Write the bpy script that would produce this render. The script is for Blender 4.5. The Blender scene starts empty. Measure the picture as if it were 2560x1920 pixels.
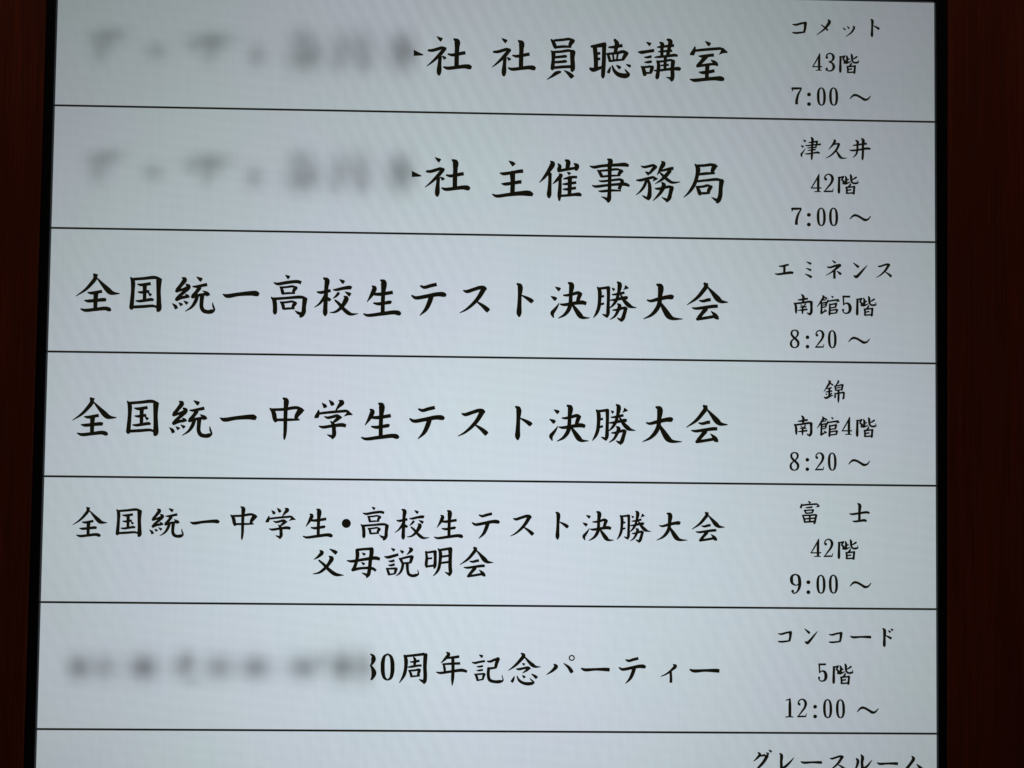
import bpy, bmesh, math, random
from mathutils import Vector, Matrix

S = bpy.context.scene
COL = S.collection

# ------------------------------------------------------------------ camera
# Pose solved from the corners and dividing lines of the display (0.685 m wide, 16:9 upright).
F = 1.1                                   # focal length / sensor width
RX, RY, RZ = -0.0402, -0.0251, 0.0119
TV = Vector((-0.3513, -0.3099, 0.8725))
ROW = 0.0951                              # height of one timetable row on the display
SW, SH = 0.685, 1.218                     # lit area of the display
ZT = 2.05                                 # height of the display's top edge above the floor
def _R():
    ca, sa, cb, sb, cc, sc = math.cos(RX), math.sin(RX), math.cos(RY), math.sin(RY), math.cos(RZ), math.sin(RZ)
    X = Matrix(((1,0,0),(0,ca,-sa),(0,sa,ca))); Y = Matrix(((cb,0,sb),(0,1,0),(-sb,0,cb))); Z = Matrix(((cc,-sc,0),(sc,cc,0),(0,0,1)))
    return Z @ X @ Y
RM = _R(); RT = RM.transposed()
# world: X right along the display, Z up, Y away from the viewer; P = (X, ZT - Z, Y)
C0 = -(RT @ TV)
cam_d = bpy.data.cameras.new('camera'); cam = bpy.data.objects.new('camera', cam_d); COL.objects.link(cam)
cam_d.sensor_width = 36.0; cam_d.lens = 36.0 * F; cam_d.clip_start = 0.02; cam_d.clip_end = 50
def p2w(v): return Vector((v[0], v[2], -v[1]))
ax = p2w(RT @ Vector((1,0,0))); ay = p2w(RT @ Vector((0,-1,0))); az = p2w(RT @ Vector((0,0,-1)))
cw = p2w(C0)
cam.matrix_world = Matrix(((ax.x,ay.x,az.x,cw.x),(ax.y,ay.y,az.y,cw.y),(ax.z,ay.z,az.z,cw.z+ZT),(0,0,0,1)))
S.camera = cam
S.render.resolution_x, S.render.resolution_y = 1024, 768

def at(px, py, depth=0.0):
    """point of the photograph (2560 x 1920) -> (X, Z) on the plane Y = depth"""
    d = RT @ Vector(((px-1280)/(2560*F), (py-960)/(2560*F), 1.0))
    s = (depth - C0.z) / d.z
    p = C0 + d*s
    return p.x, ZT - p.y

# ------------------------------------------------------------------ world, lamps, exposure
w = bpy.data.worlds.new('World'); S.world = w; w.use_nodes = True
w.node_tree.nodes['Background'].inputs[0].default_value = (0.9, 0.75, 0.62, 1)
w.node_tree.nodes['Background'].inputs[1].default_value = 0.045
def area_lamp(name, loc, target, size, power, col):
    l = bpy.data.lights.new(name, 'AREA'); l.shape = 'RECTANGLE'; l.size, l.size_y = size; l.energy = power; l.color = col
    o = bpy.data.objects.new(name, l); COL.objects.link(o); o.location = loc
    o.rotation_euler = (Vector(target)-Vector(loc)).to_track_quat('-Z', 'Y').to_euler()
    return o
area_lamp('ceiling_lamp', (0.25, -1.0, 3.1), (0.35, 0, 1.6), (1.6, 0.5), 4.5, (1.0, 0.80, 0.58))
S.view_settings.view_transform = 'Standard'; S.view_settings.look = 'None'
S.view_settings.exposure = 0; S.view_settings.gamma = 1; S.view_settings.use_curve_mapping = False

# ------------------------------------------------------------------ materials
def mat(name):
    m = bpy.data.materials.new(name); m.use_nodes = True
    nt = m.node_tree; nt.nodes.clear()
    out = nt.nodes.new('ShaderNodeOutputMaterial')
    return m, nt, out
def N(nt, t, **kw):
    n = nt.nodes.new(t)
    for k, v in kw.items(): setattr(n, k, v)
    return n
def math_n(nt, op, a, b=None, c=None):
    n = N(nt, 'ShaderNodeMath', operation=op)
    for i, v in enumerate((a, b, c)):
        if v is None: continue
        if isinstance(v, (int, float)): n.inputs[i].default_value = v
        else: nt.links.new(v, n.inputs[i])
    return n.outputs[0]

def wood_material():
    m, nt, out = mat('dark_red_wood')
    b = N(nt, 'ShaderNodeBsdfPrincipled'); nt.links.new(b.outputs[0], out.inputs[0])
    tc = N(nt, 'ShaderNodeTexCoord')
    def noise(sc, scale, detail, rough=.6, dist=0.0):
        mp = N(nt, 'ShaderNodeMapping'); mp.inputs['Scale'].default_value = sc; nt.links.new(tc.outputs['Object'], mp.inputs[0])
        n = N(nt, 'ShaderNodeTexNoise'); n.inputs['Scale'].default_value = scale; n.inputs['Detail'].default_value = detail
        n.inputs['Roughness'].default_value = rough; n.inputs['Distortion'].default_value = dist
        nt.links.new(mp.outputs[0], n.inputs[0]); return n.outputs[0]
    fine = noise((1, 1, 0.022), 520, 5, .7)
    mid = noise((1, 1, 0.06), 90, 4, .6, .4)
    broad = noise((1, 1, 0.25), 14, 3)
    f = math_n(nt, 'MULTIPLY', fine, .55); f = math_n(nt, 'ADD', f, math_n(nt, 'MULTIPLY', mid, .3)); f = math_n(nt, 'ADD', f, math_n(nt, 'MULTIPLY', math_n(nt, 'ADD', math_n(nt, 'MULTIPLY', broad, .45), .275), .25))
    r = N(nt, 'ShaderNodeValToRGB'); nt.links.new(f, r.inputs[0])
    e = r.color_ramp.elements
    e[0].position = .32; e[0].color = (0.040, 0.0062, 0.0018, 1)
    e[1].position = .78; e[1].color = (0.165, 0.0245, 0.0062, 1)
    k = e.new(.55); k.color = (0.086, 0.0130, 0.0036, 1)
    nt.links.new(r.outputs[0], b.inputs['Base Color'])
    b.inputs['Roughness'].default_value = .42; b.inputs['Specular IOR Level'].default_value = .16
    bp = N(nt, 'ShaderNodeBump'); bp.inputs['Strength'].default_value = .25; bp.inputs['Distance'].default_value = .0006
    nt.links.new(fine, bp.inputs['Height']); nt.links.new(bp.outputs[0], b.inputs['Normal'])
    return m

def black_material(name, col=(.0022,.0022,.0034), rough=.35):
    m, nt, out = mat(name)
    b = N(nt, 'ShaderNodeBsdfPrincipled'); nt.links.new(b.outputs[0], out.inputs[0])
    n = N(nt, 'ShaderNodeTexNoise'); n.inputs['Scale'].default_value = 900; n.inputs['Detail'].default_value = 2
    r = N(nt, 'ShaderNodeMapRange'); r.inputs['To Min'].default_value = rough-.06; r.inputs['To Max'].default_value = rough+.08
    nt.links.new(n.outputs[0], r.inputs[0]); nt.links.new(r.outputs[0], b.inputs['Roughness'])
    b.inputs['Base Color'].default_value = (*col, 1); b.inputs['Specular IOR Level'].default_value = .12
    return m

def ink_material(name, col):
    m, nt, out = mat(name)
    e = N(nt, 'ShaderNodeEmission'); e.inputs[0].default_value = (*col, 1); nt.links.new(e.outputs[0], out.inputs[0])
    return m

def screen_material():
    """lit liquid crystal panel: cool white, with lens vignetting and viewing-angle dimming painted into the emission,
    colour clouding of the panel and the fine beat of its pixel grid"""
    m, nt, out = mat('lit_display')
    tc = N(nt, 'ShaderNodeTexCoord')
    sp = N(nt, 'ShaderNodeSeparateXYZ'); nt.links.new(tc.outputs['Object'], sp.inputs[0])
    x, z = sp.outputs[0], sp.outputs[2]
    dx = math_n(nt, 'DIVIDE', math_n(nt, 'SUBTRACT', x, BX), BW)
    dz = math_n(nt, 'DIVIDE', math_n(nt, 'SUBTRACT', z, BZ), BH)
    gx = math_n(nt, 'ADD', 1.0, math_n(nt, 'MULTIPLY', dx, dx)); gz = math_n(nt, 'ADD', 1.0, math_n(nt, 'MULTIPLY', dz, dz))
    vignette = math_n(nt, 'DIVIDE', 1.06, math_n(nt, 'MULTIPLY', gx, gz))  # vignetting and viewing-angle dimming painted into the emission strength
    # clouding
    def noise(sc, scale, detail):
        mp = N(nt, 'ShaderNodeMapping'); mp.inputs['Scale'].default_value = sc; nt.links.new(tc.outputs['Object'], mp.inputs[0])
        n = N(nt, 'ShaderNodeTexNoise'); n.inputs['Scale'].default_value = scale; n.inputs['Detail'].default_value = detail
        nt.links.new(mp.outputs[0], n.inputs[0]); return n.outputs[0]
    cloud = noise((1, 1, 1), 9, 2)
    # pixel beat: slanted ripples, stronger in the middle and to the right
    def ripple(rot, scale, dist):
        mp = N(nt, 'ShaderNodeMapping'); mp.inputs['Rotation'].default_value = (0, rot, 0); nt.links.new(tc.outputs['Object'], mp.inputs[0])
        wv = N(nt, 'ShaderNodeTexWave', wave_type='BANDS', bands_direction='X', wave_profile='SIN')
        wv.inputs['Scale'].default_value = scale; wv.inputs['Distortion'].default_value = dist
        wv.inputs['Detail'].default_value = 2; wv.inputs['Detail Scale'].default_value = .12
        nt.links.new(mp.outputs[0], wv.inputs[0]); return wv.outputs['Fac']
    rip = math_n(nt, 'SUBTRACT', ripple(math.radians(28), 30, 5), .5)
    rip2 = math_n(nt, 'SUBTRACT', ripple(math.radians(84), 34, 4), .5)
    where = N(nt, 'ShaderNodeMapRange'); where.inputs['From Min'].default_value = .42; where.inputs['From Max'].default_value = .68
    nt.links.new(noise((1, 1, .6), 4.5, 1), where.inputs[0])
    cols = math_n(nt, 'SUBTRACT', noise((1, 1, .03), 380, 2), .5)
    rows = math_n(nt, 'SUBTRACT', noise((.03, 1, 1), 380, 2), .5)
    a = math_n(nt, 'MULTIPLY', math_n(nt, 'MULTIPLY', rip, where.outputs[0]), .062)
    a = math_n(nt, 'ADD', a, math_n(nt, 'MULTIPLY', math_n(nt, 'MULTIPLY', rip2, math_n(nt, 'SUBTRACT', 1, where.outputs[0])), .020))
    a = math_n(nt, 'ADD', a, math_n(nt, 'MULTIPLY', cols, .070))
    a = math_n(nt, 'ADD', a, math_n(nt, 'MULTIPLY', rows, .024))
    a = math_n(nt, 'ADD', a, math_n(nt, 'MULTIPLY', math_n(nt, 'SUBTRACT', cloud, .5), .06))
    k = math_n(nt, 'MULTIPLY', vignette, math_n(nt, 'ADD', 1.0, a))
    tint = N(nt, 'ShaderNodeValToRGB'); nt.links.new(noise((1, 1, 1), 7, 3), tint.inputs[0])
    e = tint.color_ramp.elements
    e[0].position = .38; e[0].color = (0.566, 0.661, 0.703, 1)
    e[1].position = .64; e[1].color = (0.588, 0.650, 0.733, 1)
    # hue shift of the vignetting painted in: less blue where the falloff dims
    edge_hue = N(nt, 'ShaderNodeMix', data_type='RGBA', blend_type='MULTIPLY'); nt.links.new(tint.outputs[0], edge_hue.inputs[6])
    edge_hue.inputs[7].default_value = (1.01, 1.0, .955, 1)
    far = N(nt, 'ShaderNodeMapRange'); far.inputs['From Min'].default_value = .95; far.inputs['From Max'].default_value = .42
    nt.links.new(vignette, far.inputs[0]); nt.links.new(far.outputs[0], edge_hue.inputs[0])
    em = N(nt, 'ShaderNodeEmission'); nt.links.new(edge_hue.outputs[2], em.inputs[0]); nt.links.new(k, em.inputs[1])
    nt.links.new(em.outputs[0], out.inputs[0])
    return m
BX, BZ = at(1160, 1320); BW, BH = 0.48, 0.48  # centre and spread of the painted vignetting

def smudge_material():
    m, nt, out = mat('blurred_ink')
    at_ = N(nt, 'ShaderNodeAttribute', attribute_name='ink')
    tr = N(nt, 'ShaderNodeBsdfTransparent'); e = N(nt, 'ShaderNodeEmission'); e.inputs[0].default_value = (.012, .012, .008, 1)
    mx = N(nt, 'ShaderNodeMixShader'); nt.links.new(at_.outputs['Fac'], mx.inputs[0]); nt.links.new(tr.outputs[0], mx.inputs[1]); nt.links.new(e.outputs[0], mx.inputs[2])
    nt.links.new(mx.outputs[0], out.inputs[0])
    return m

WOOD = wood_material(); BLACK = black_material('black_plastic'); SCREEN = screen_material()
INK = ink_material('display_ink', (.0065, .0063, .0035)); RULE = ink_material('display_rule', (.012, .012, .009)); SMUDGE = smudge_material()

# ------------------------------------------------------------------ helpers
def link(name, bm, m, parent=None, **props):
    me = bpy.data.meshes.new(name); bm.to_mesh(me); bm.free(); me.materials.append(m)
    o = bpy.data.objects.new(name, me); COL.objects.link(o); o.parent = parent
    for k, v in props.items(): o[k] = v
    return o
def prism(bm, front, back):
    """closed prism between two matching rings of points"""
    a = [bm.verts.new(p) for p in front]; b = [bm.verts.new(p) for p in back]; n = len(a)
    bm.faces.new(a); bm.faces.new(b[::-1])
    for i in range(n): bm.faces.new((a[i], b[i], b[(i+1) % n], a[(i+1) % n]))
def ring_solid(bm, outer, inner, y0, y1, chamfer=0.0):
    """rectangular frame (outer and inner quads in X, Z) from y0 (front) to y1, inner front edge chamfered"""
    cx = sum(p[0] for p in inner)/4; cz = sum(p[1] for p in inner)/4
    def grow(q, d): return [(p[0]+math.copysign(d, p[0]-cx), p[1]+math.copysign(d, p[1]-cz)) for p in q]
    loops = [[(p[0], y1, p[1]) for p in outer], [(p[0], y0, p[1]) for p in outer]]
    if chamfer:
        for i in range(5):
            t = i/4*math.pi/2
            loops.append([(p[0], y0+chamfer*(1-math.cos(t)), p[1]) for p in grow(inner, chamfer*(1-math.sin(t)))])
    else: loops.append([(p[0], y0, p[1]) for p in inner])
    loops.append([(p[0], y1, p[1]) for p in inner])
    vs = [[bm.verts.new(p) for p in l] for l in loops]
    for a, b in zip(vs, vs[1:] + vs[:1]):
        for i in range(4):
            j = (i+1) % 4; bm.faces.new((a[i], a[j], b[j], b[i]))
    bmesh.ops.recalc_face_normals(bm, faces=bm.faces)

# ------------------------------------------------------------------ the wall and the display body
def line_at(p, q, z):                       # X at height z on the line p-q
    return p[0] + (q[0]-p[0])*(z-p[1])/(q[1]-p[1])
YW = -0.006                                  # wall's face stands 6 mm before the glass
ztop, zbot = ZT+0.011, ZT-SH-0.011
lt, lb = at(114.5, 6, YW), at(57, 1900, YW)
rt, rb = at(2371.5, 6, YW), at(2370, 1900, YW)
opening = [(line_at(lt, lb, ztop), ztop), (line_at(rt, rb, ztop), ztop), (line_at(rt, rb, zbot), zbot), (line_at(lt, lb, zbot), zbot)]
bm = bmesh.new()
ring_solid(bm, [(-1.4, 2.75), (2.1, 2.75), (2.1, 0.0), (-1.4, 0.0)], opening, YW, 0.03, 0.0010)
wall = link('wall', bm, WOOD)
wall['label'] = 'dark red brown wood grain wall panel around the black framed display'; wall['category'] = 'wall'

board = bpy.data.objects.new('display_board', None); COL.objects.link(board); board.location = (SW/2, 0.02, ZT-SH)
board['label'] = 'tall lit event board screen with black Japanese brush lettering set in wood wall'; board['category'] = 'display'
bm = bmesh.new()
prism(bm, [(0,0,ZT),(SW,0,ZT),(SW,0,ZT-SH),(0,0,ZT-SH)], [(0,.012,ZT),(SW,.012,ZT),(SW,.012,ZT-SH),(0,.012,ZT-SH)])
bmesh.ops.recalc_face_normals(bm, faces=bm.faces)
def child(name, bm, m, parent, **props):
    o = link(name, bm, m, None, **props); o.parent = parent
    P = Matrix.Translation(board.location); o.matrix_parent_inverse = P.inverted()
    return o
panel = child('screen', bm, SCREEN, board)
def sub(name, bm, m, **props):
    o = link(name, bm, m, None, **props); o.parent = panel
    return o
bm = bmesh.new()
b = .03
ring_solid(bm, [(-b, ZT+b), (SW+b, ZT+b), (SW+b, ZT-SH-b), (-b, ZT-SH-b)], [(-.0003, ZT+.0003), (SW+.0003, ZT+.0003), (SW+.0003, ZT-SH-.0003), (-.0003, ZT-SH-.0003)], -0.0035, 0.013, 0.0012)
child('bezel', bm, BLACK, board)
bm = bmesh.new()
prism(bm, [(-b,.0135,ZT+b),(SW+b,.0135,ZT+b),(SW+b,.0135,ZT-SH-b),(-b,.0135,ZT-SH-b)], [(-b,.029,ZT+b),(SW+b,.029,ZT+b),(SW+b,.029,ZT-SH-b),(-b,.029,ZT-SH-b)])
bmesh.ops.recalc_face_normals(bm, faces=bm.faces)
child('back_cover', bm, BLACK, board)
for i in range(1, 7):
    z = ZT-i*ROW; h = .00078; bm = bmesh.new()
    bm.faces.new([bm.verts.new(p) for p in ((0,-.0002,z+h),(0,-.0002,z-h),(SW,-.0002,z-h),(SW,-.0002,z+h))])
    sub('divider_line', bm, RULE)

# ------------------------------------------------------------------ lettering
# crop = (x0, y0, pixels per photo pixel); a stroke is x,y,width points; P = polygon; O = ring x,y,radius,width; L = straight segments
CROPS = {
 'a':(1200,80,6.9125), 'A':(1200,0,3.45625), 'b':(1520,80,6.9125), 'c':(1200,380,6.9125), 'd':(1520,380,6.9125),
 'e':(180,670,6.1444), 'f':(540,670,6.1444), 'g':(900,680,4.6083), 'h':(1360,680,4.6083), 'i':(660,980,6.1444),
 'j':(760,1360,4.424), 'k':(900,1600,4.8087), 'l':(1340,1600,4.424), 'm':(1840,0,3.95), 'n':(1960,330,8.5077),
 'o':(1920,640,6.506), 'p':(1960,940,8.5077), 'q':(1960,1240,8.5077), 'r':(1960,780,8.5077), 's':(1920,1550,6.144),
 't':(1860,1830,4.6083), 'u':(1020,0,5.53), 'v':(160,1240,3.16), 'w':(780,1240,4.096), 'x':(1300,1240,4.096), '0':(0,0,2.048), '6':(0,1500,2.048),
 'y':(0,0,0.8641), 'z':(0,0,1.0)}
G = {}
def g(ch, crop, s): G[ch] = (crop, [t.strip() for t in s.replace('\n', ' ').split('|') if t.strip()])
g('社','a','''378,112,8 425,148,50 462,172,66 | 240,345,35 300,345,48 400,318,50 470,300,46 525,322,26 | 505,318,62 430,410,60 340,500,42 260,570,22 205,612,5
 | 430,460,56 422,560,58 414,680,78 412,735,62 414,770,20 | 465,440,10 505,472,48 517,492,50 | 570,408,25 630,422,46 740,405,52 820,390,54 858,385,54
 | 668,155,28 715,195,92 716,300,74 710,450,72 708,610,72 | 495,625,25 550,645,50 700,632,55 850,615,66 920,625,78 960,645,44''')
g('員','a','''1235,138,30 1275,200,62 1302,265,54 1318,292,20 | 1290,148,38 1420,138,42 1550,126,42 1640,158,16 | 1595,160,80 1562,210,64 1552,258,46 | 1330,264,42 1450,254,44 1580,262,28
 | 1232,332,20 1265,370,66 1265,480,56 1255,600,64 1252,640,56 1262,662,20 | 1260,350,38 1400,342,42 1540,324,44 1650,360,18 | 1602,358,92 1595,450,74 1602,560,74 1598,650,72 1578,690,26
 | 1300,440,40 1400,430,44 1480,425,46 1498,440,26 | 1300,525,40 1400,518,44 1480,512,46 1498,526,26 | 1275,620,45 1420,606,48 1570,600,50
 | 1380,693,40 1315,715,62 1240,770,36 1155,825,5 | 1455,668,10 1520,710,50 1580,765,74 1603,793,68''')
g('聴','A','''965,403,20 1020,396,32 1080,386,36 1092,384,28 | 992,412,36 1000,500,36 1002,600,34 | 1072,410,34 1070,520,34 1064,620,34 1062,662,28 1063,680,8
 | 1010,465,22 1040,461,20 | 1010,513,22 1040,509,20 | 955,595,22 975,604,36 1030,590,26 1062,578,18 | 1115,410,14 1160,408,24 1210,398,26 1232,396,26 | 1165,348,22 1182,375,38 1175,420,32 1168,460,28
 | 1102,468,16 1115,500,24 1122,535,18 | 1100,468,18 1180,460,22 1240,448,26 1280,464,8 | 1262,464,38 1245,495,30 1232,520,24 | 1120,530,16 1180,522,18 1245,517,14
 | 1148,470,14 1155,522,16 | 1190,468,16 1181,518,14 | 1127,582,8 1114,615,24 1106,634,22 | 1142,570,10 1158,610,24 1190,642,34 1230,655,40 1268,655,38 1285,645,22 1262,615,14 1250,598,4
 | 1182,568,10 1203,584,26 1212,594,22 | 1262,557,6 1290,571,22 1302,578,18''')
g('講','b','''665,180,10 710,208,50 735,226,58 | 522,347,15 570,355,52 680,340,50 780,325,50 798,325,46 | 630,440,16 680,440,38 730,430,42 755,427,40 | 635,525,16 680,525,38 735,517,42 758,518,38
 | 575,600,22 608,640,55 632,730,62 638,765,42 | 600,612,35 680,606,35 725,600,40 785,612,14 | 765,612,56 750,660,58 738,705,48 | 640,712,36 755,710,26
 | 855,265,20 900,262,36 1000,250,40 1130,237,46 1142,236,42 | 872,345,16 920,340,34 1020,332,36 1108,327,40 | 810,440,18 880,434,38 1040,418,42 1150,405,48 1205,414,34
 | 900,185,26 935,215,66 930,300,54 930,425,50 | 1030,135,36 1075,165,74 1060,260,60 1030,405,58 | 992,430,54 986,520,50 982,655,45 | 850,510,34 872,560,55 862,700,60 848,790,62 845,822,24
 | 865,516,36 980,506,34 1085,488,36 1150,510,20 | 1122,515,68 1110,640,64 1114,760,66 1104,820,62 1090,860,22 | 1010,785,8 1060,800,36 1100,820,50 | 920,582,22 980,578,32 1050,570,34
 | 798,668,18 850,672,34 1000,652,42 1150,640,52 1220,640,64 1255,655,40''')
g('室','b','''1685,168,14 1735,208,58 1765,226,60 | 1500,265,22 1482,330,60 1450,392,72 1448,408,64 | 1510,325,40 1640,312,44 1800,298,46 1950,288,46 | P 1930,268 1990,278 2070,350 2055,368 1990,372 1905,402 1945,335 1950,310
 | 1572,420,18 1620,425,46 1740,410,50 1830,402,52 | 1690,430,76 1620,510,62 1565,570,58 1548,588,58 | 1545,592,48 1640,580,42 1780,560,42 1850,560,40 | 1780,490,14 1838,530,60 1864,570,74 1860,588,62
 | 1575,697,18 1630,706,50 1760,690,54 1840,673,54 | 1715,590,72 1708,700,64 1705,820,62 | 1420,820,18 1480,838,52 1650,824,55 1830,808,62 1955,812,80 2005,832,40''')
g('主','c','''503,158,12 560,198,62 590,232,70 | 352,365,20 400,378,50 540,360,50 680,336,58 747,331,60 | 382,550,22 430,556,50 560,540,52 680,520,58 718,518,58 | 560,372,92 566,500,76 560,705,76
 | 218,733,18 280,762,48 480,740,58 700,716,75 850,718,90 915,746,48''')
g('催','c','''1225,165,26 1255,200,80 1180,340,62 1110,440,46 1025,532,5 | 1208,385,60 1208,480,54 1202,620,64 1193,750,72 1193,800,28 | 1480,145,32 1520,170,76 1508,290,62 | 1350,208,22 1378,245,56 1364,310,62 1375,335,42
 | 1360,328,48 1500,302,46 1660,276,46 | 1632,205,26 1672,240,76 1665,290,68 1658,328,28 | 1375,385,26 1398,405,62 1340,475,52 1255,556,5 | 1385,470,48 1380,620,58 1372,760,64 1370,848,22 | 1508,350,10 1545,376,50 1558,388,48
 | 1440,466,14 1500,456,40 1600,436,44 1680,436,38 | 1432,556,18 1480,556,38 1580,540,44 1665,530,44 | 1438,645,18 1490,646,40 1580,634,44 1660,622,46 | 1552,450,70 1550,600,66 1545,735,62
 | 1400,760,36 1520,750,42 1640,736,52 1715,736,62 1755,754,28''')
g('事','d','''-308,248,18 -250,264,46 -100,242,48 150,226,52 300,222,64 358,242,40 | 0,130,30 40,155,80 30,220,74 28,400,60 26,600,58 22,720,62 14,820,70 -5,875,36 | -112,775,8 -50,800,36 10,840,56
 | -178,318,22 -135,372,52 -108,430,50 | -160,330,30 0,316,36 165,302,36 268,340,14 | 225,335,66 192,380,55 184,408,42 | -105,428,36 60,412,32 215,410,18 | -155,500,14 -110,508,32 50,492,36 190,475,40
 | 190,470,32 245,505,60 216,580,56 190,650,54 | -272,580,14 -220,598,40 -50,580,42 150,562,44 300,560,56 372,590,32 | -162,676,14 -110,681,36 60,666,38 225,672,20''')
g('務','d','''572,246,14 620,262,38 720,245,42 785,232,40 845,266,20 | 815,262,64 760,320,50 715,378,36 | 645,345,12 690,372,52 714,394,48 | 498,490,24 560,490,44 680,460,44 785,437,46
 | P 760,415 800,422 872,466 850,480 765,518 785,465 | 690,480,34 715,560,52 720,680,62 708,780,72 685,835,32 | 590,752,8 640,785,36 695,810,46 | 662,500,48 620,600,46 550,690,28 480,746,5
 | 930,168,26 955,198,74 910,290,56 848,400,6 | 920,328,30 1000,308,44 1110,287,52 1132,287,50 | 1065,335,60 1000,410,62 920,485,42 808,556,5 | 900,362,24 960,422,46 1040,492,52 1110,530,42 1248,520,8
 | 815,632,18 860,638,40 960,622,42 1065,602,44 1130,630,18 | 1098,625,74 1076,720,62 1054,800,66 1005,868,26 | 930,785,8 975,812,36 1020,838,46 | 932,532,26 962,570,70 915,690,56 850,770,36 773,847,5''')
g('局','d','''1505,216,22 1552,290,78 1540,400,62 1500,540,60 1430,660,50 1360,740,26 1302,786,5 | 1540,240,42 1660,236,44 1800,222,46 1895,252,16 | 1838,250,86 1806,320,66 1802,368,48 | 1570,388,42 1700,374,46 1850,370,26
 | 1550,508,38 1700,492,40 1900,478,46 2005,515,16 | 1960,510,82 1946,620,68 1936,760,72 1904,845,70 1870,886,26 | 1793,788,10 1850,822,42 1890,842,52 | 1525,600,22 1558,650,56 1584,725,56 1590,756,18
 | 1545,608,36 1640,600,40 1720,582,42 1808,606,14 | 1775,608,60 1742,660,62 1732,712,48 | 1590,718,40 1700,714,38 1762,714,20''')
g('全','e','''335,92,16 395,122,46 | 350,110,46 362,148,58 290,250,52 200,340,36 60,433,5 | 395,165,18 470,250,50 555,340,80 598,376,72 650,390,44 737,394,6 | 248,378,18 300,386,42 400,370,44 465,358,46
 | 200,500,18 250,508,44 370,498,46 500,488,52 528,496,38 | 370,390,72 363,500,62 360,620,56 | 140,630,18 200,650,44 360,637,48 520,622,56 575,640,58 602,656,22''')
g('国','e','''905,150,22 935,200,60 936,350,54 920,550,62 916,615,62 922,642,24 | 930,174,40 1100,162,42 1285,148,46 1385,186,18 | 1338,190,84 1332,350,64 1336,520,70 1332,635,76 1308,672,26
 | 1013,250,16 1060,260,40 1150,250,44 1212,240,46 | 1020,370,18 1070,375,38 1150,362,42 1192,360,36 | 987,505,18 1040,510,38 1140,496,42 1225,485,44 1256,498,28 | 1120,270,62 1118,380,54 1115,495,50 | 1168,378,8 1205,412,42 1218,424,40
 | 945,600,42 1100,592,44 1250,584,38 1300,600,30''')
g('統','e','''1700,152,22 1735,176,64 1680,260,54 1612,340,50 | 1612,352,50 1700,330,36 1770,300,40 | 1760,255,26 1792,285,66 1720,370,52 1640,440,44 1610,475,44 | 1612,482,54 1680,458,44 1765,442,46 | 1745,402,10 1778,435,50 1785,462,48
 | 1545,548,8 1590,590,48 1608,630,48 | 1645,535,10 1680,565,48 1688,578,38 | 1720,507,10 1765,540,46 1777,552,42 | 1920,140,12 1975,176,56 1998,190,54 | 1858,285,16 1910,288,38 2000,270,44 2080,254,48
 | 1958,310,58 1905,380,52 1858,432,56 | 1855,442,52 1940,420,40 2070,400,42 | 2015,352,10 2080,395,56 2095,430,60 | 1925,440,52 1895,520,52 1840,600,36 1738,669,5
 | 2000,435,64 1994,500,58 1992,600,56 2022,656,58 2090,676,56 2150,666,60 2186,642,30 2168,580,24 2162,528,5''')
g('一','f','''112,405,16 165,430,56 350,405,55 560,390,72 620,396,80 662,415,46''')
g('高','f','''1072,112,12 1112,142,50 1130,153,50 | 895,228,16 945,246,40 1090,224,46 1250,210,48 1312,228,48 | 985,290,16 1012,330,42 1030,395,42 1036,412,14 | 1000,300,30 1090,294,30 1180,284,32 1255,310,16 | 1222,310,60 1196,350,46 1190,385,40 | 1040,394,28 1120,387,30 1218,390,18
 | 855,455,22 895,500,60 908,600,62 908,690,56 914,716,18 | 890,476,42 1080,463,38 1320,450,44 1405,478,18 | 1366,485,72 1352,600,60 1346,680,66 1312,735,52 1283,756,16 | 1216,658,8 1265,692,42 1315,710,52
 | 990,520,16 1025,560,46 1042,635,42 | 1010,532,30 1090,526,30 1175,516,32 1245,545,16 | 1213,545,60 1186,590,46 1182,622,38 | 1045,630,30 1120,622,32 1212,624,18''')
g('校','f','''1662,160,30 1705,190,74 1696,300,60 1688,450,60 1680,620,64 1678,700,64 1678,742,16 | 1560,370,22 1610,378,42 1700,360,46 1763,347,44 | 1680,410,36 1640,490,42 1580,560,26 1510,606,5 | 1710,452,20 1745,490,50 1757,505,46
 | 1903,180,12 1950,212,52 1972,226,50 | 1805,336,16 1850,336,38 1960,312,46 2060,302,56 2085,312,44 | 1880,392,42 1848,430,34 1798,472,5 | 1985,366,8 2040,400,50 2070,418,52 | 1975,440,26 2002,465,70 1960,560,60 1890,640,44 1820,680,28 1748,684,5
 | 1835,500,26 1890,550,44 1950,620,50 2030,690,58 2080,712,40 2187,702,5''')
g('生','g','''145,165,18 167,185,50 140,255,42 82,346,5 | 160,256,28 230,257,38 310,246,38 380,235,38 | 245,97,22 272,118,62 268,240,46 264,350,44 262,480,44 | 162,360,18 210,368,34 290,358,36 350,350,38 364,356,26 | 45,484,14 85,500,30 240,484,40 400,466,46 445,476,52 470,492,26''')
g('テ','g','''702,163,20 740,178,34 810,160,38 885,143,38 | 600,274,18 640,298,36 760,282,42 900,257,48 965,262,52 992,276,28 | 820,290,52 800,350,52 760,430,40 688,503,5''')
g('ス','g','''1195,215,14 1230,226,36 1310,202,38 1390,180,42 1430,190,52 1460,200,18 | 1425,197,56 1370,290,46 1300,370,36 1220,435,22 1148,472,5 | 1350,345,16 1420,395,40 1470,440,52 1483,453,42''')
g('ト','g','''1812,137,18 1842,162,54 1840,280,42 1835,400,48 1832,480,54 1835,520,14 | 1860,268,10 1930,305,36 1978,338,48 1990,350,36''')
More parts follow.
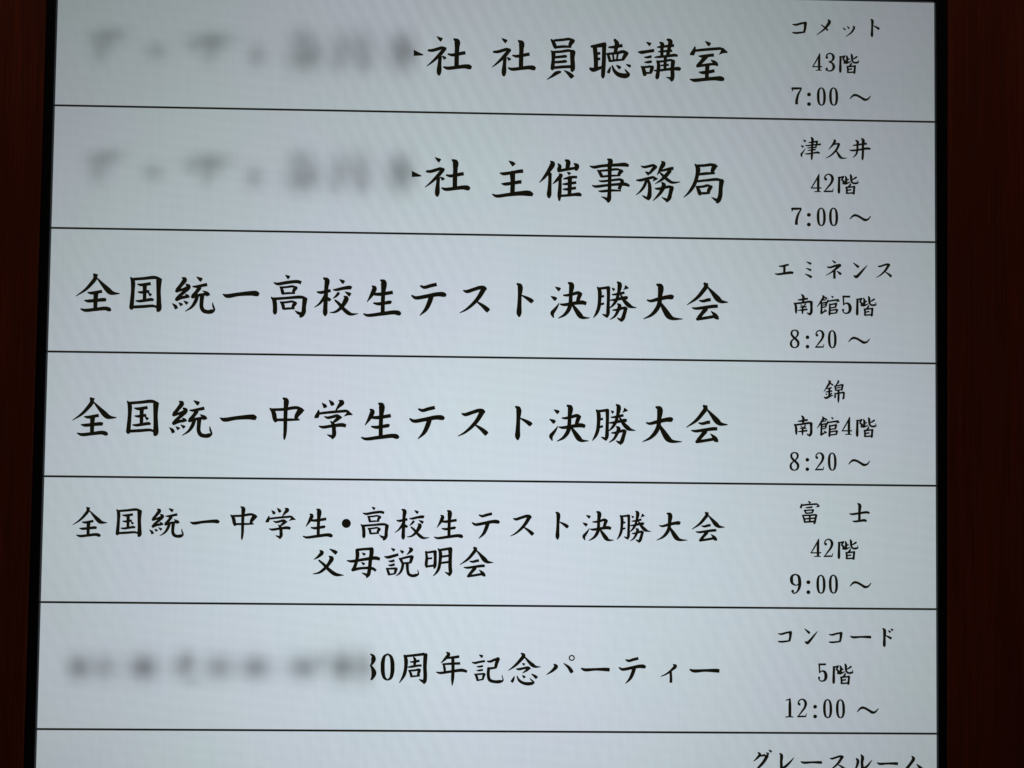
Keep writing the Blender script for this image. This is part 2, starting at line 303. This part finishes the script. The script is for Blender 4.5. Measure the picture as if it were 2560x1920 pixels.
g('決','h','''132,175,8 170,198,40 185,208,38 | 82,282,8 125,308,42 142,320,36 | 108,522,12 95,475,42 120,440,36 150,400,22 175,358,5 | 225,268,14 260,270,26 330,256,32 395,240,34 440,256,14 | 414,258,48 395,310,42 386,352,38
 | 190,372,14 230,378,30 340,362,36 440,352,46 488,366,36 | 285,127,22 315,148,56 308,250,42 305,340,42 290,420,46 240,490,32 162,535,5 | 330,380,22 370,440,46 418,505,56 448,526,34 527,530,5''')
g('勝','h','''618,180,18 640,220,42 640,320,38 630,410,38 605,475,30 568,528,5 | 630,192,26 690,186,28 745,178,30 | 740,185,42 742,260,36 738,400,36 735,480,40 720,528,18 | 670,485,6 700,500,24 728,512,30 | 650,288,22 692,277,24 | 650,375,22 692,362,24
 | 785,187,8 805,205,30 812,211,26 | P 932,152 945,155 980,186 970,193 908,211 925,185 | 848,120,20 870,142,48 858,240,34 835,320,34 800,375,28 753,421,5 | 788,262,14 830,258,24 890,246,28 927,238,28 | 768,325,14 810,322,26 880,308,32 945,298,38 966,301,26
 | 885,270,18 930,340,40 982,390,46 1012,404,26 1064,413,5 | 793,440,14 830,438,24 880,426,26 930,413,28 962,424,12 | 940,424,40 925,480,40 905,540,42 883,573,16 | 840,528,5 870,546,26 897,556,30 | 850,370,18 870,390,42 850,450,34 815,510,24 760,549,5''')
g('大','h','''1190,325,14 1225,335,28 1320,312,40 1420,291,46 1470,290,54 1492,298,32 | 1303,147,22 1340,168,62 1335,280,48 1325,370,48 1290,440,46 1230,500,30 1143,542,5 | 1345,365,28 1390,440,56 1436,508,64 1480,536,40 1597,543,5''')
g('会','h','''1845,130,16 1885,150,36 | 1852,140,32 1868,160,46 1830,220,44 1760,300,34 1646,380,5 | 1888,180,16 1940,240,40 1998,308,62 2038,340,42 2122,350,5 | 1793,330,16 1830,337,30 1890,322,36 1920,321,34 | 1710,415,14 1750,422,28 1860,408,34 1960,396,38 2002,396,34
 | 1860,430,50 1810,490,40 1778,530,42 | 1768,542,36 1850,532,32 1965,512,34 | 1925,455,8 1970,500,44 1988,535,48 1986,548,38''')
g('中','i','''300,97,26 340,130,76 335,250,60 330,400,56 326,600,50 316,700,34 314,737,8 | 98,255,22 145,310,62 170,420,60 188,465,32 | 130,272,38 300,267,42 515,242,44 620,288,16 | 560,285,92 502,370,62 492,420,46 | 180,428,38 340,427,40 548,424,26''')
g('学','i','''895,172,10 935,215,56 945,244,50 | 1003,127,10 1045,175,56 1063,208,46 | 1155,132,16 1198,158,72 1150,220,46 1098,290,8 | 840,287,22 828,340,54 806,390,60 806,403,50 | 850,330,34 1000,313,38 1270,290,40 | P 1255,270 1290,276 1365,345 1355,358 1300,358 1220,380 1265,325 1270,305
 | 932,378,14 980,395,38 1060,380,42 1125,365,44 1198,398,20 | 1150,395,62 1100,440,44 1058,472,22 | 1028,453,18 1065,500,54 1076,580,58 1076,660,60 1046,722,24 | 973,655,8 1020,676,36 1065,690,46 | 848,525,14 900,540,40 1050,521,44 1200,506,56 1262,522,48''')
g('父','j','''180,72,14 200,92,40 160,138,26 110,171,4 | 288,55,8 340,85,38 365,103,38 | 283,137,16 307,157,46 280,212,36 230,270,32 170,315,22 98,330,4 | 170,182,18 220,225,28 280,285,36 350,334,38 442,344,4''')
g('母','j','''585,68,30 592,100,40 590,150,36 570,230,34 543,292,36 | 590,64,28 660,56,26 735,52,28 | 748,58,46 748,100,44 735,180,38 725,280,38 712,340,36 690,373,10 | 640,318,5 675,332,22 702,345,30 | 480,182,10 520,190,26 660,170,30 790,154,38 842,167,30
 | 542,284,34 640,266,26 760,270,30 798,295,26 | 642,95,6 670,115,28 676,122,26 | 634,200,6 665,222,28 670,228,24''')
g('説','j','''965,45,6 995,66,30 1003,73,28 | 893,138,10 925,146,28 990,131,30 1045,115,28 | 940,188,10 965,190,22 1003,180,24 | 938,232,10 965,235,22 1005,222,24 | 915,268,14 930,300,26 945,345,24 | 928,273,18 985,270,20 1020,268,22 | 1020,275,32 1012,300,28 1006,328,22 | 945,336,18 1012,326,14
 | 1065,68,6 1090,88,30 1100,97,26 | 1165,42,12 1188,60,38 1162,95,20 1137,118,4 | 1058,160,16 1078,185,28 1090,215,20 | 1072,162,20 1150,142,24 1195,135,26 | 1198,142,32 1186,175,34 1177,208,26 | 1090,212,20 1183,205,18
 | 1095,222,28 1086,270,28 1060,320,20 1018,352,4 | 1143,220,32 1147,290,28 1160,332,30 1200,350,30 1240,343,30 1265,330,16 1258,283,4''')
g('明','j','''1350,85,20 1358,150,28 1352,230,30 1358,263,12 | 1355,94,20 1440,82,24 | 1450,85,36 1452,150,30 1448,240,32 1440,272,12 | 1370,160,18 1418,155,20 | 1365,246,22 1445,236,22 | 1488,55,16 1508,90,34 1505,190,32 1490,270,30 1465,315,22 1428,353,4
 | 1505,66,24 1605,50,28 | 1618,56,46 1618,120,38 1616,250,38 1620,315,36 1603,354,12 | 1558,307,4 1590,325,22 1612,336,26 | 1525,138,22 1602,128,22 | 1520,208,22 1602,197,22''')
g('周','k','''535,187,22 552,230,42 550,330,38 530,420,36 473,516,4 | 545,194,26 660,182,28 775,168,32 | 788,180,46 785,220,46 780,320,42 784,440,42 776,500,40 764,527,12 | 710,470,5 745,490,28 775,505,32 | 607,262,12 650,262,24 717,247,26 | 648,210,18 662,235,32 655,300,28
 | 578,325,12 620,320,26 690,308,24 742,305,24 | 588,365,14 610,400,28 620,447,24 | 605,367,20 660,363,22 712,352,24 | 714,362,36 705,395,32 698,425,26 | 625,437,20 722,428,16''')
g('年','k','''1045,150,18 1067,168,36 1030,220,32 973,277,4 | 1050,216,20 1120,208,28 1195,198,30 | 1000,290,20 1100,284,26 1205,280,28 | 1003,285,14 1015,330,28 1020,378,24 | 1116,215,36 1118,350,36 1113,470,34 1108,547,6 | 920,385,10 960,395,26 1080,380,28 1230,363,36 1288,380,26''')
g('記','k','''1432,176,6 1465,196,32 1476,203,28 | 1350,268,10 1380,275,24 1440,262,24 1503,252,24 | 1406,318,8 1435,320,20 1480,310,20 | 1406,365,8 1435,365,20 1480,357,20 | 1380,408,12 1402,440,28 1415,492,22 | 1398,413,18 1450,408,20 1490,405,20 | 1493,412,32 1482,445,26 1476,472,22 | 1415,483,18 1488,470,14
 | 1533,255,14 1565,258,26 1610,239,28 1650,226,28 | 1658,228,44 1641,280,38 1630,330,32 | 1545,342,26 1600,336,24 1642,330,18 | 1546,342,34 1542,420,34 1560,480,36 1620,500,34 1680,498,36 1717,486,16 1706,418,4''')
g('念','k','''1942,162,18 1968,182,40 1920,250,36 1860,310,26 1783,366,4 | 1978,200,12 2030,260,32 2078,303,42 2110,320,26 2172,322,4 | 1950,278,6 1972,292,26 1980,298,24 | 1880,345,10 1905,350,24 1970,338,26 2018,330,26 2052,345,10 | 2025,338,40 2000,365,26 1953,396,5
 | 1857,433,6 1840,475,28 1822,507,32 | 1888,433,8 1910,480,26 1960,515,32 2020,525,38 2078,516,30 2092,505,12 2060,480,14 2043,458,4 | 1950,422,6 1975,445,28 1982,454,26 | 2060,405,6 2110,440,34 2128,458,34''')
g('half3','k','''132,172,16 158,192,34 163,228,54 150,275,32 128,306,14 | 128,306,14 150,340,34 168,395,56 152,450,34 130,481,14''')
g('num0','k','''332,168,14 295,195,30 276,260,44 273,325,46 276,390,44 295,455,32 332,482,14 | 332,168,14 369,195,30 388,260,44 391,325,46 388,390,44 369,455,32 332,482,14''')
g('パ','l','''202,270,16 222,290,40 185,335,28 116,383,4 | 305,256,6 360,300,30 393,348,38 401,362,30 | O 395,197,27,14''')
g('ー','l','''505,315,16 540,328,32 660,323,26 780,325,38 815,328,36''')
g('ィ','l','''1520,271,12 1540,286,36 1500,330,24 1440,375,16 1378,402,4 | 1488,352,24 1492,420,26 1490,472,28''')
g('コ','m','''560,242,8 590,246,18 640,233,18 690,224,18 | 684,230,30 681,280,22 670,325,20 | 562,323,12 590,327,18 670,319,14''')
g('メ','m','''910,198,10 922,214,28 880,280,18 793,348,2 | 836,243,4 880,275,14 906,302,16''')
g('ッ','m','''1055,275,4 1072,290,12 1080,297,11 | 1096,260,4 1113,278,13 1120,284,12 | 1158,262,10 1166,271,18 1140,320,14 1083,363,2''')
g('num3','m','''897,570,26 | 890,568,12 897,543,11 918,530,10 945,535,14 962,563,24 950,598,14 916,612,8 | 916,612,8 950,626,16 965,662,25 950,693,16 918,702,10 893,692,10 884,678,12 | 896,680,24''')
g('num7','m','''552,905,3 557,890,8 560,872,14 | 556,874,20 600,874,20 648,872,14 | 644,878,10 615,930,18 599,990,24 597,1032,26''')
g('num4','n','''742,905,16 660,1060,24 578,1193,14 | 738,912,22 728,1000,46 726,1265,46 | 578,1192,20 795,1192,22 | 650,1271,12 700,1268,16 785,1272,12''')
g('num2','n','''886,1004,62 | 862,990,24 870,950,24 905,912,22 950,900,22 1003,928,44 1030,990,56 1006,1078,44 935,1170,30 860,1262,14 | 852,1267,24 945,1264,30 1038,1264,26 | 1032,1270,14 1045,1200,10''')
g('階','n','''1150,965,14 1168,985,40 1168,1100,44 1166,1280,48 1168,1312,22 | 1160,968,28 1220,964,30 1268,948,34 | 1258,955,38 1226,1015,28 | 1226,1015,28 1266,1060,44 1266,1090,44 1236,1102,28
 | 1300,945,18 1320,985,44 1312,1100,42 | 1320,1030,20 1378,1010,24 | 1295,1110,26 1340,1094,30 1405,1062,12 | 1412,916,30 1425,950,46 1425,1000,42 1438,1060,36 1480,1094,34 1540,1090,38 1572,1082,20 1560,1028,5 | 1530,968,36 1480,1000,26 1428,1026,12
 | 1412,1105,24 1397,1140,36 1345,1178,10 | 1325,1180,36 1335,1250,38 1330,1318,34 | 1330,1182,28 1420,1173,28 1490,1165,30 | 1492,1170,44 1486,1240,40 1478,1320,40 1478,1336,18 | 1350,1240,24 1430,1229,28 | 1340,1306,26 1480,1296,28''')
g('津','n','''410,168,8 445,196,40 460,210,36 | 360,288,8 400,315,40 412,324,34 | 378,532,10 368,480,40 400,430,26 452,352,4 | 525,226,14 580,222,26 640,212,30 700,202,34 | 700,205,40 690,260,32 672,332,26 | 458,292,12 510,290,24 620,276,28 784,264,36 | 500,340,12 560,336,22 695,327,26
 | 508,392,12 560,389,22 675,374,28 | 448,465,12 500,468,26 620,450,28 720,438,40 758,457,28 | 572,120,20 600,148,50 597,300,44 592,450,42 588,550,36 585,602,8''')
g('久','n','''1065,172,26 1080,195,50 1030,280,36 943,376,4 | 1070,264,26 1120,253,28 1170,248,32 | 1165,262,48 1130,350,42 1070,430,36 980,510,24 883,560,4 | 1105,395,18 1150,470,42 1192,533,52 1230,556,34 1337,558,4''')
g('井','n','''1473,286,20 1530,280,30 1650,262,34 1762,250,38 | 1402,388,18 1450,396,32 1620,376,36 1780,352,44 1838,367,32 | 1525,182,22 1562,208,50 1560,300,40 1555,400,38 1530,480,32 1460,549,4 | 1650,145,26 1680,175,58 1676,300,48 1675,450,44 1668,560,40 1668,604,14''')
g('エ','o','''182,165,14 220,168,26 290,151,30 337,140,28 | 265,168,36 265,230,34 262,288,34 | 118,290,14 160,298,28 270,283,34 380,271,40 412,280,28''')
g('ミ','o','''622,95,6 680,120,30 700,133,30 | 616,198,6 680,225,28 702,237,26 | 598,290,6 670,325,32 712,351,34''')
g('ネ','o','''1045,75,8 1085,105,28 1097,116,28 | 968,182,18 1010,186,28 1090,161,32 1165,143,30 | 1165,154,46 1100,210,34 1030,265,20 938,319,3 | 1078,240,40 1078,310,36 1079,370,38 | 1122,248,10 1165,282,34 1187,302,36''')
g('ン','o','''1388,114,8 1450,165,34 1476,186,36 | 1402,325,24 1432,340,44 1490,290,36 1550,220,26 1612,153,4''')
g('南','o','''490,715,14 530,712,26 600,700,30 648,694,30 | 548,630,20 572,660,38 570,745,32 | 423,765,14 450,810,34 455,900,32 458,937,14 | 438,776,26 560,761,28 695,745,30 725,765,14 | 703,755,46 705,830,36 700,920,40 673,967,16 | 628,920,5 660,940,28 692,942,32
 | 528,788,6 547,808,22 | 607,785,20 580,815,12 | 518,830,10 560,832,20 625,825,24 | 488,885,10 540,880,22 642,868,28 | 562,820,26 560,900,28 558,947,10''')
g('館','o','''888,645,14 902,668,34 860,740,28 798,829,4 | 912,665,14 945,685,24 962,697,20 | 905,720,14 945,707,18 | 870,768,20 940,756,24 | 870,765,26 868,870,28 866,935,28 872,947,12 | 946,760,30 940,822,26 | 880,802,15 935,793,17 | 880,838,16 940,828,18 | 870,932,24 910,906,22 952,890,6 | 905,868,6 938,890,20 952,907,18
 | 1028,650,6 1050,669,26 1060,677,24 | 975,715,12 962,750,28 955,767,22 | 975,737,20 1060,723,24 1145,712,26 | P 1130,700 1150,705 1168,740 1095,756 1120,732 | 1003,785,24 1003,870,30 998,940,30 998,970,12 | 1010,792,20 1108,774,26 | 1106,780,34 1095,838,24 | 1010,846,18 1105,833,20 | 1010,887,18 1122,870,24 | 1122,880,32 1106,932,22 | 1010,937,20 1115,925,18''')
g('num5','o','''1220,661,26 1336,661,28 | 1222,655,22 1228,800,18 | 1228,797,12 1265,768,18 1312,785,38 1334,850,50 1318,910,36 1270,934,18 1228,918,16 1212,890,14 | 1219,878,40''')
g('錦','p','''948,100,20 975,122,42 930,210,38 843,336,4 | 985,155,18 1030,190,30 1042,202,20 | 912,270,12 960,263,26 1012,244,30 | 888,340,12 930,335,26 1025,317,28 | 962,270,40 962,350,38 955,445,36 | 885,375,8 912,402,26 | 1008,372,24 985,407,14 | 853,450,16 890,468,42 960,440,36 1043,407,12
 | 1148,98,22 1155,125,36 1098,202,10 | 1082,215,32 1100,310,28 | 1085,217,26 1170,201,28 1240,183,30 | 1243,195,44 1232,260,36 1226,312,30 | 1110,256,18 1205,244,22 | 1100,306,22 1225,292,24 | 1078,370,18 1085,420,34 1078,472,28 | 1085,377,26 1180,363,30 1265,350,30 1292,365,14 | 1268,360,42 1270,420,34 1258,475,38 1238,492,16 | 1156,310,40 1158,400,40 1155,500,38 1152,573,10''')
g('富','q','''515,115,12 545,136,36 562,150,34 | 372,170,16 366,210,38 352,262,34 | 380,196,32 520,181,32 710,170,34 | P 690,155 730,170 762,215 745,235 660,242 705,205 | 458,250,12 520,245,30 605,234,32 | 428,305,18 455,340,32 470,377,22 | 445,306,24 550,300,26 618,294,26 | 617,300,40 605,335,34 596,362,26 | 465,367,26 605,355,26
 | 388,410,16 420,470,36 442,565,34 | 410,413,28 560,408,30 675,398,32 | 684,410,42 666,490,40 646,570,42 633,600,16 | 450,486,28 655,470,28 | 546,410,34 546,552,34 | 440,554,32 650,540,32''')
g('士','q','''1572,162,26 1606,195,62 1602,330,50 1600,525,48 | 1393,375,14 1440,386,36 1600,366,40 1760,346,46 1818,364,36 | 1463,535,18 1510,541,36 1620,528,40 1705,516,52 1757,537,32''')
g('num8','r','''225,383,16 170,410,32 158,470,40 200,535,44 262,590,46 303,655,48 285,730,34 228,763,16 | 225,383,16 280,408,34 295,462,38 268,520,28 210,570,22 155,625,34 146,685,44 170,738,34 228,763,16''')
g('colon','r','''498,538,80 | 498,738,80''')
g('wave','r','''1376,632,12 1410,590,26 1470,552,44 1535,562,42 1620,608,42 1695,650,50 1760,638,32 1800,595,18 1823,568,10''')
g('num1','s','''278,1229,12 315,1222,16 345,1208,8 | 335,1212,20 335,1300,38 335,1485,38 | 272,1489,12 330,1484,16 388,1489,12''')
g('num9','z','''50,6,11 20,24,24 12,60,31 20,96,24 50,116,11 | 50,6,11 80,25,24 90,75,31 84,140,26 55,186,14 28,192,14 14,176,14 | 20,172,28 | 50,116,11 70,110,11 84,92,11''')
g('ド','s','''1762,128,12 1786,155,42 1786,270,34 1785,390,38 1788,414,14 | 1805,235,8 1860,265,30 1897,287,30 | 1843,160,6 1870,180,26 1882,189,24 | 1880,134,6 1905,150,26 1918,160,24''')
g('グ','t','''162,235,10 182,256,28 150,300,20 108,338,3 | 180,277,14 245,263,24 | 263,277,38 235,330,32 180,395,26 110,462,4 | 253,235,4 275,248,20 288,254,18 | 283,205,4 305,220,20 317,230,18''')
g('レ','t','''413,247,12 430,266,32 428,340,28 432,430,34 | 438,425,26 490,385,26 540,335,16 574,293,3''')
g('ル','t','''1296,308,18 1311,330,30 1295,400,20 1262,446,4 | 1348,262,12 1364,290,34 1358,350,28 1365,432,34 | 1365,428,28 1420,390,22 1455,345,12 1474,323,3''')
g('ム','t','''1935,282,14 1952,305,34 1920,360,30 1865,430,32 | 1865,440,30 2050,420,24 | 1985,368,6 2030,410,32 2060,442,36''')
g('tip','u','''P 78,690 218,758 205,770 78,776''')
g('dot','w','''352,280,94''')

def spline(pts):
    if len(pts) < 3: return pts
    out = []
    for i in range(len(pts)-1):
        p0 = pts[max(i-1, 0)]; p1 = pts[i]; p2 = pts[i+1]; p3 = pts[min(i+2, len(pts)-1)]
        d = [max(math.dist(a[:2], b[:2]), 1e-3)**.5 for a, b in ((p0, p1), (p1, p2), (p2, p3))]
        m = 5
        for k in range(m):
            t = k/m; q = []
            for c in range(3):
                v1 = (p2[c]-p1[c]); 
                m1 = (p1[c]-p0[c])/d[0] - (p2[c]-p0[c])/(d[0]+d[1]) + (p2[c]-p1[c])/d[1] if i > 0 else v1/d[1]
                m2 = (p2[c]-p1[c])/d[1] - (p3[c]-p1[c])/(d[1]+d[2]) + (p3[c]-p2[c])/d[2] if i < len(pts)-2 else v1/d[1]
                m1 *= d[1]; m2 *= d[1]
                q.append((2*t**3-3*t*t+1)*p1[c] + (t**3-2*t*t+t)*m1 + (-2*t**3+3*t*t)*p2[c] + (t**3-t*t)*m2)
            out.append(tuple(q))
    out.append(pts[-1]); return out

EXTRA = 1.0                                  # ink spread of the lettering, in photo pixels
def outline(stroke, sc):
    """list of closed polygons (each convex enough to fill) of one brush stroke, in crop pixels"""
    if stroke[0] == 'P':
        return [[tuple(map(float, t.split(','))) for t in stroke[1:].split()]]
    if stroke[0] == 'O':
        x, y, r, wd = map(float, stroke[1:].split(','))
        n = 28; P = []
        for i in range(n):
            a, b_ = 2*math.pi*i/n, 2*math.pi*(i+1)/n
            ro, ri = r+wd/2, r-wd/2
            P.append([(x+ro*math.cos(a), y+ro*math.sin(a)), (x+ro*math.cos(b_), y+ro*math.sin(b_)), (x+ri*math.cos(b_), y+ri*math.sin(b_)), (x+ri*math.cos(a), y+ri*math.sin(a))])
        return P
    pts = [tuple(map(float, t.split(','))) for t in stroke.split()]
    if len(pts) == 1:
        x, y, wd = pts[0]
        return [[(x+wd/2*math.cos(2*math.pi*i/24), y+wd/2*math.sin(2*math.pi*i/24)) for i in range(24)]]
    pts = spline(pts)
    L, Rr, ang = [], [], []
    for i, (x, y, wd) in enumerate(pts):
        a = pts[max(i-1, 0)]; c = pts[min(i+1, len(pts)-1)]
        th = math.atan2(c[1]-a[1], c[0]-a[0]); ang.append(th)
        nx, ny = -math.sin(th), math.cos(th); h = (max(wd, 1)+EXTRA*sc)/2
        L.append((x+nx*h, y+ny*h)); Rr.append((x-nx*h, y-ny*h))
    polys = [[L[i], L[i+1], Rr[i+1], Rr[i]] for i in range(len(pts)-1)]
    for (x, y, wd), th, sgn in ((pts[0], ang[0], 1), (pts[-1], ang[-1], -1)):
        if wd < 8: continue
        h = (wd+EXTRA*sc)/2
        polys.append([(x+h*math.cos(th+sgn*(math.pi/2+math.pi*k/8)), y+h*math.sin(th+sgn*(math.pi/2+math.pi*k/8))) for k in range(9)])
    return polys

_cache = {}
def glyph(ch):
    """strokes of a character on the display's plane: [[polygon, ...], ...] in (X, Z)"""
    if ch not in _cache:
        crop, strokes = G[ch]; x0, y0, s = CROPS[crop]
        _cache[ch] = [[[at(x0+x/s, y0+y/s) for x, y in poly] for poly in outline(st, s)] for st in strokes]
    return _cache[ch]
def bounds(gl):
    xs = [p[0] for st in gl for po in st for p in po]; zs = [p[1] for st in gl for po in st for p in po]
    return min(xs), max(xs), min(zs), max(zs)

def writing(name, items, label):
    """items: (char, box, shift rows); box = None keeps the traced place, else (crop, x0, y0, x1, y1) fits the character to it"""
    bm = bmesh.new(); j = 0
    for ch, box, shift in items:
        gl = glyph(ch); X0, X1, Z0, Z1 = bounds(gl)
        if box:
            cx, cy, cs = CROPS[box[0]]
            c = [at(cx+px/cs, cy+py/cs) for px, py in ((box[1], (box[2]+box[4])/2), (box[3], (box[2]+box[4])/2), ((box[1]+box[3])/2, box[2]), ((box[1]+box[3])/2, box[4]))]
            tx0, tx1, tz1, tz0 = c[0][0], c[1][0], c[2][1], c[3][1]
            fx = lambda x: tx0+(x-X0)*(tx1-tx0)/(X1-X0)
            fz = lambda z: tz0+(z-Z0)*(tz1-tz0)/(Z1-Z0)
        else: fx = fz = lambda v: v
        for st in gl:
            y = -0.00025-0.000004*j; j += 1
            for po in st:
                try: f = bm.faces.new([bm.verts.new((fx(p[0]), y, fz(p[1])-shift*ROW)) for p in po])
                except ValueError: continue
                if f.normal.y > 0: f.normal_flip()
    return sub(name, bm, INK, label=label)

def same(s, shift=0): return [(c, None, shift) for c in s]
def put(crop, *a): return [(c, (crop, *bx), 0) for c, bx in a]
V = 'event_title'
SHA = put('u', ('社', (258,505,890,1050)))
writing(V, put('u', ('tip', (78,690,218,776))) + SHA + same('社員聴講室'), 'writing 社 社員聴講室')
writing(V, [(c, b_, 1) for c, b_, _ in put('u', ('tip', (78,690,218,776))) + SHA] + same('主催事務局'), 'writing 社 主催事務局')
writing(V, same('全国統一高校生テスト決勝大会'), 'writing 全国統一高校生テスト決勝大会')
writing(V, same('全国統一', 1) + same('中学') + same('生テスト決勝大会', 1), 'writing 全国統一中学生テスト決勝大会')
writing(V, put('v', ('全',(68,85,345,328)), ('国',(410,95,618,325)), ('統',(675,95,950,330)), ('一',(995,183,1232,228)), ('中',(1312,80,1530,348)), ('学',(1592,92,1832,342)), ('生',(1888,98,2128,338)))
 + same(['dot']) + put('w', ('高',(497,108,790,455)), ('校',(845,130,1205,448)), ('生',(1250,142,1552,445)), ('テ',(1635,165,1925,440)), ('ス',(2030,188,2278,415)))
 + put('x', ('ト',(360,160,502,448)), ('決',(638,152,962,462)), ('勝',(990,148,1340,480)), ('大',(1395,168,1715,462)), ('会',(1755,160,2095,468)))
 + same('父母説明') + put('j', ('会',(1720,28,2095,370))), 'writing 全国統一中学生・高校生テスト決勝大会 父母説明会')
writing(V, same(['half3', 'num0']) + same('周年記念パー') + put('l', ('テ',(912,185,1218,485))) + same('ィ') + put('l', ('ー',(1695,315,2030,362))), 'writing 30周年記念パーティー')

R_ = 'room_name'
writing(R_, same('コメッ') + put('m', ('ト',(1325,188,1420,370))), 'writing コメット')
writing(R_, same('津久井'), 'writing 津久井')
writing(R_, same('エミネン') + put('o', ('ス',(1750,118,2020,358))), 'writing エミネンス')
writing(R_, same('錦'), 'writing 錦')
writing(R_, same('富士'), 'writing 富士')
writing(R_, put('s', ('コ',(150,165,370,350)), ('ン',(557,130,765,375)), ('コ',(930,178,1145,358)), ('ー',(1257,238,1585,285))) + same('ド'), 'writing コンコード')
writing(R_, same('グレ') + put('t', ('ー',(650,332,900,368)), ('ス',(962,265,1175,450))) + same('ル') + put('t', ('ー',(1528,345,1775,382))) + same('ム'), 'writing グレースルーム')

FL = 'floor_number'
writing(FL, put('m', ('num4',(750,525,850,700))) + same(['num3']) + put('m', ('階',(1015,530,1215,730))), 'writing 43階')
writing(FL, same(['num4', 'num2', '階']), 'writing 42階')
writing(FL, same(['南', '館', 'num5']) + put('o', ('階',(1425,650,1765,985))), 'writing 南館5階')
writing(FL, put('p', ('南',(205,835,610,1295)), ('館',(695,858,1185,1300)), ('num4',(1220,868,1445,1255)), ('階',(1522,875,1968,1315))), 'writing 南館4階')
writing(FL, put('q', ('num4',(558,905,790,1298)), ('num2',(838,905,1050,1300)), ('階',(1135,918,1582,1360))), 'writing 42階')
writing(FL, put('s', ('num5',(765,662,915,950)), ('階',(985,665,1310,995))), 'writing 5階')

TI = 'start_time'
tail = put('m', ('colon',(700,915,740,1048)), ('num0',(797,862,887,1047)), ('num0',(918,862,1008,1047)), ('wave',(1120,928,1332,998)))
writing(TI, same(['num7']) + tail, 'writing 7:00 ～')
writing(TI, same(['num7'], 1) + [(c, b_, 1) for c, b_, _ in tail], 'writing 7:00 ～')
t3 = same(['num8', 'colon']) + put('r', ('num2',(655,380,860,765)), ('num0',(930,383,1118,775))) + same(['wave'])
writing(TI, t3, 'writing 8:20 ～')
writing(TI, [(c, b_, 1) for c, b_, _ in t3], 'writing 8:20 ～')
writing(TI, put('y', ('num9',(1706,1239,1731,1283))) + [(c, b_, 4) for c, b_, _ in tail], 'writing 9:00 ～')
writing(TI, same(['num1']) + put('s', ('num2',(445,1205,600,1495)), ('colon',(692,1300,752,1510)), ('num0',(843,1210,985,1510)), ('num0',(1040,1213,1182,1512)), ('wave',(1365,1325,1700,1440))), 'writing 12:00 ～')

# ------------------------------------------------------------------ blurred, unreadable names at the left of three rows
def smudge(crop, box, blobs, shift, label):
    x0, y0, s = CROPS[crop]; nx, nz = 150, 44
    bm = bmesh.new(); vals = []; grid = []
    for jz in range(nz+1):
        row = []
        for ix in range(nx+1):
            px = box[0]+(box[2]-box[0])*ix/nx; py = box[1]+(box[3]-box[1])*jz/nz
            X, Z = at(x0+px/s, y0+py/s)
            v = sum(1.22*a*math.exp(-.5*((px-bx)/sx/1.2)**2-.5*((py-by)/sy/1.12)**2) for bx, by, sx, sy, a in blobs)
            e = min(px-box[0], box[2]-px, py-box[1], box[3]-py)/45
            vals.append(v*max(0, min(1, e))); row.append(bm.verts.new((X, -.00012, Z-shift*ROW)))
        grid.append(row)
    for jz in range(nz):
        for ix in range(nx): bm.faces.new((grid[jz][ix], grid[jz+1][ix], grid[jz+1][ix+1], grid[jz][ix+1]))
    bm.verts.index_update()
    o = sub('blurred_writing', bm, SMUDGE, label=label)
    a = o.data.attributes.new('ink', 'FLOAT', 'POINT'); a.data.foreach_set('value', vals)
B1 = [(580,175,45,28,.20),(530,225,40,34,.17),(510,285,28,35,.12),(490,185,30,25,.08),(800,260,36,32,.20),(1085,200,68,30,.24),(1090,245,42,34,.15),(1070,295,25,35,.10),(985,240,25,25,.11),
      (1315,285,32,40,.22),(1550,195,42,38,.22),(1558,300,52,46,.33),(1620,260,25,40,.10),(1745,255,35,62,.22),(1855,250,42,62,.26),(1870,335,25,32,.13),(1720,335,25,30,.08),(2055,215,40,42,.24),(2060,300,44,50,.30),(2095,266,30,26,.06)]
B6 = [(402,345,38,44,.40),(535,345,42,46,.28),(735,345,46,46,.48),(940,340,40,46,.32),(965,300,25,35,.12),(990,420,28,20,.10),(1120,345,46,46,.36),(1310,345,50,44,.42),(1555,345,52,44,.42),(1750,340,40,52,.46),(1650,300,25,30,.12),(1850,340,34,55,.26),(1885,345,24,56,.10)]
smudge('0', (330,40,2190,500), B1, 0, 'blurred unreadable grey writing in the top row')
smudge('0', (330,40,2190,500), B1, 1, 'blurred unreadable grey writing in the second row')
smudge('6', (240,150,1960,600), B6, 0, 'blurred unreadable grey writing in the sixth row')
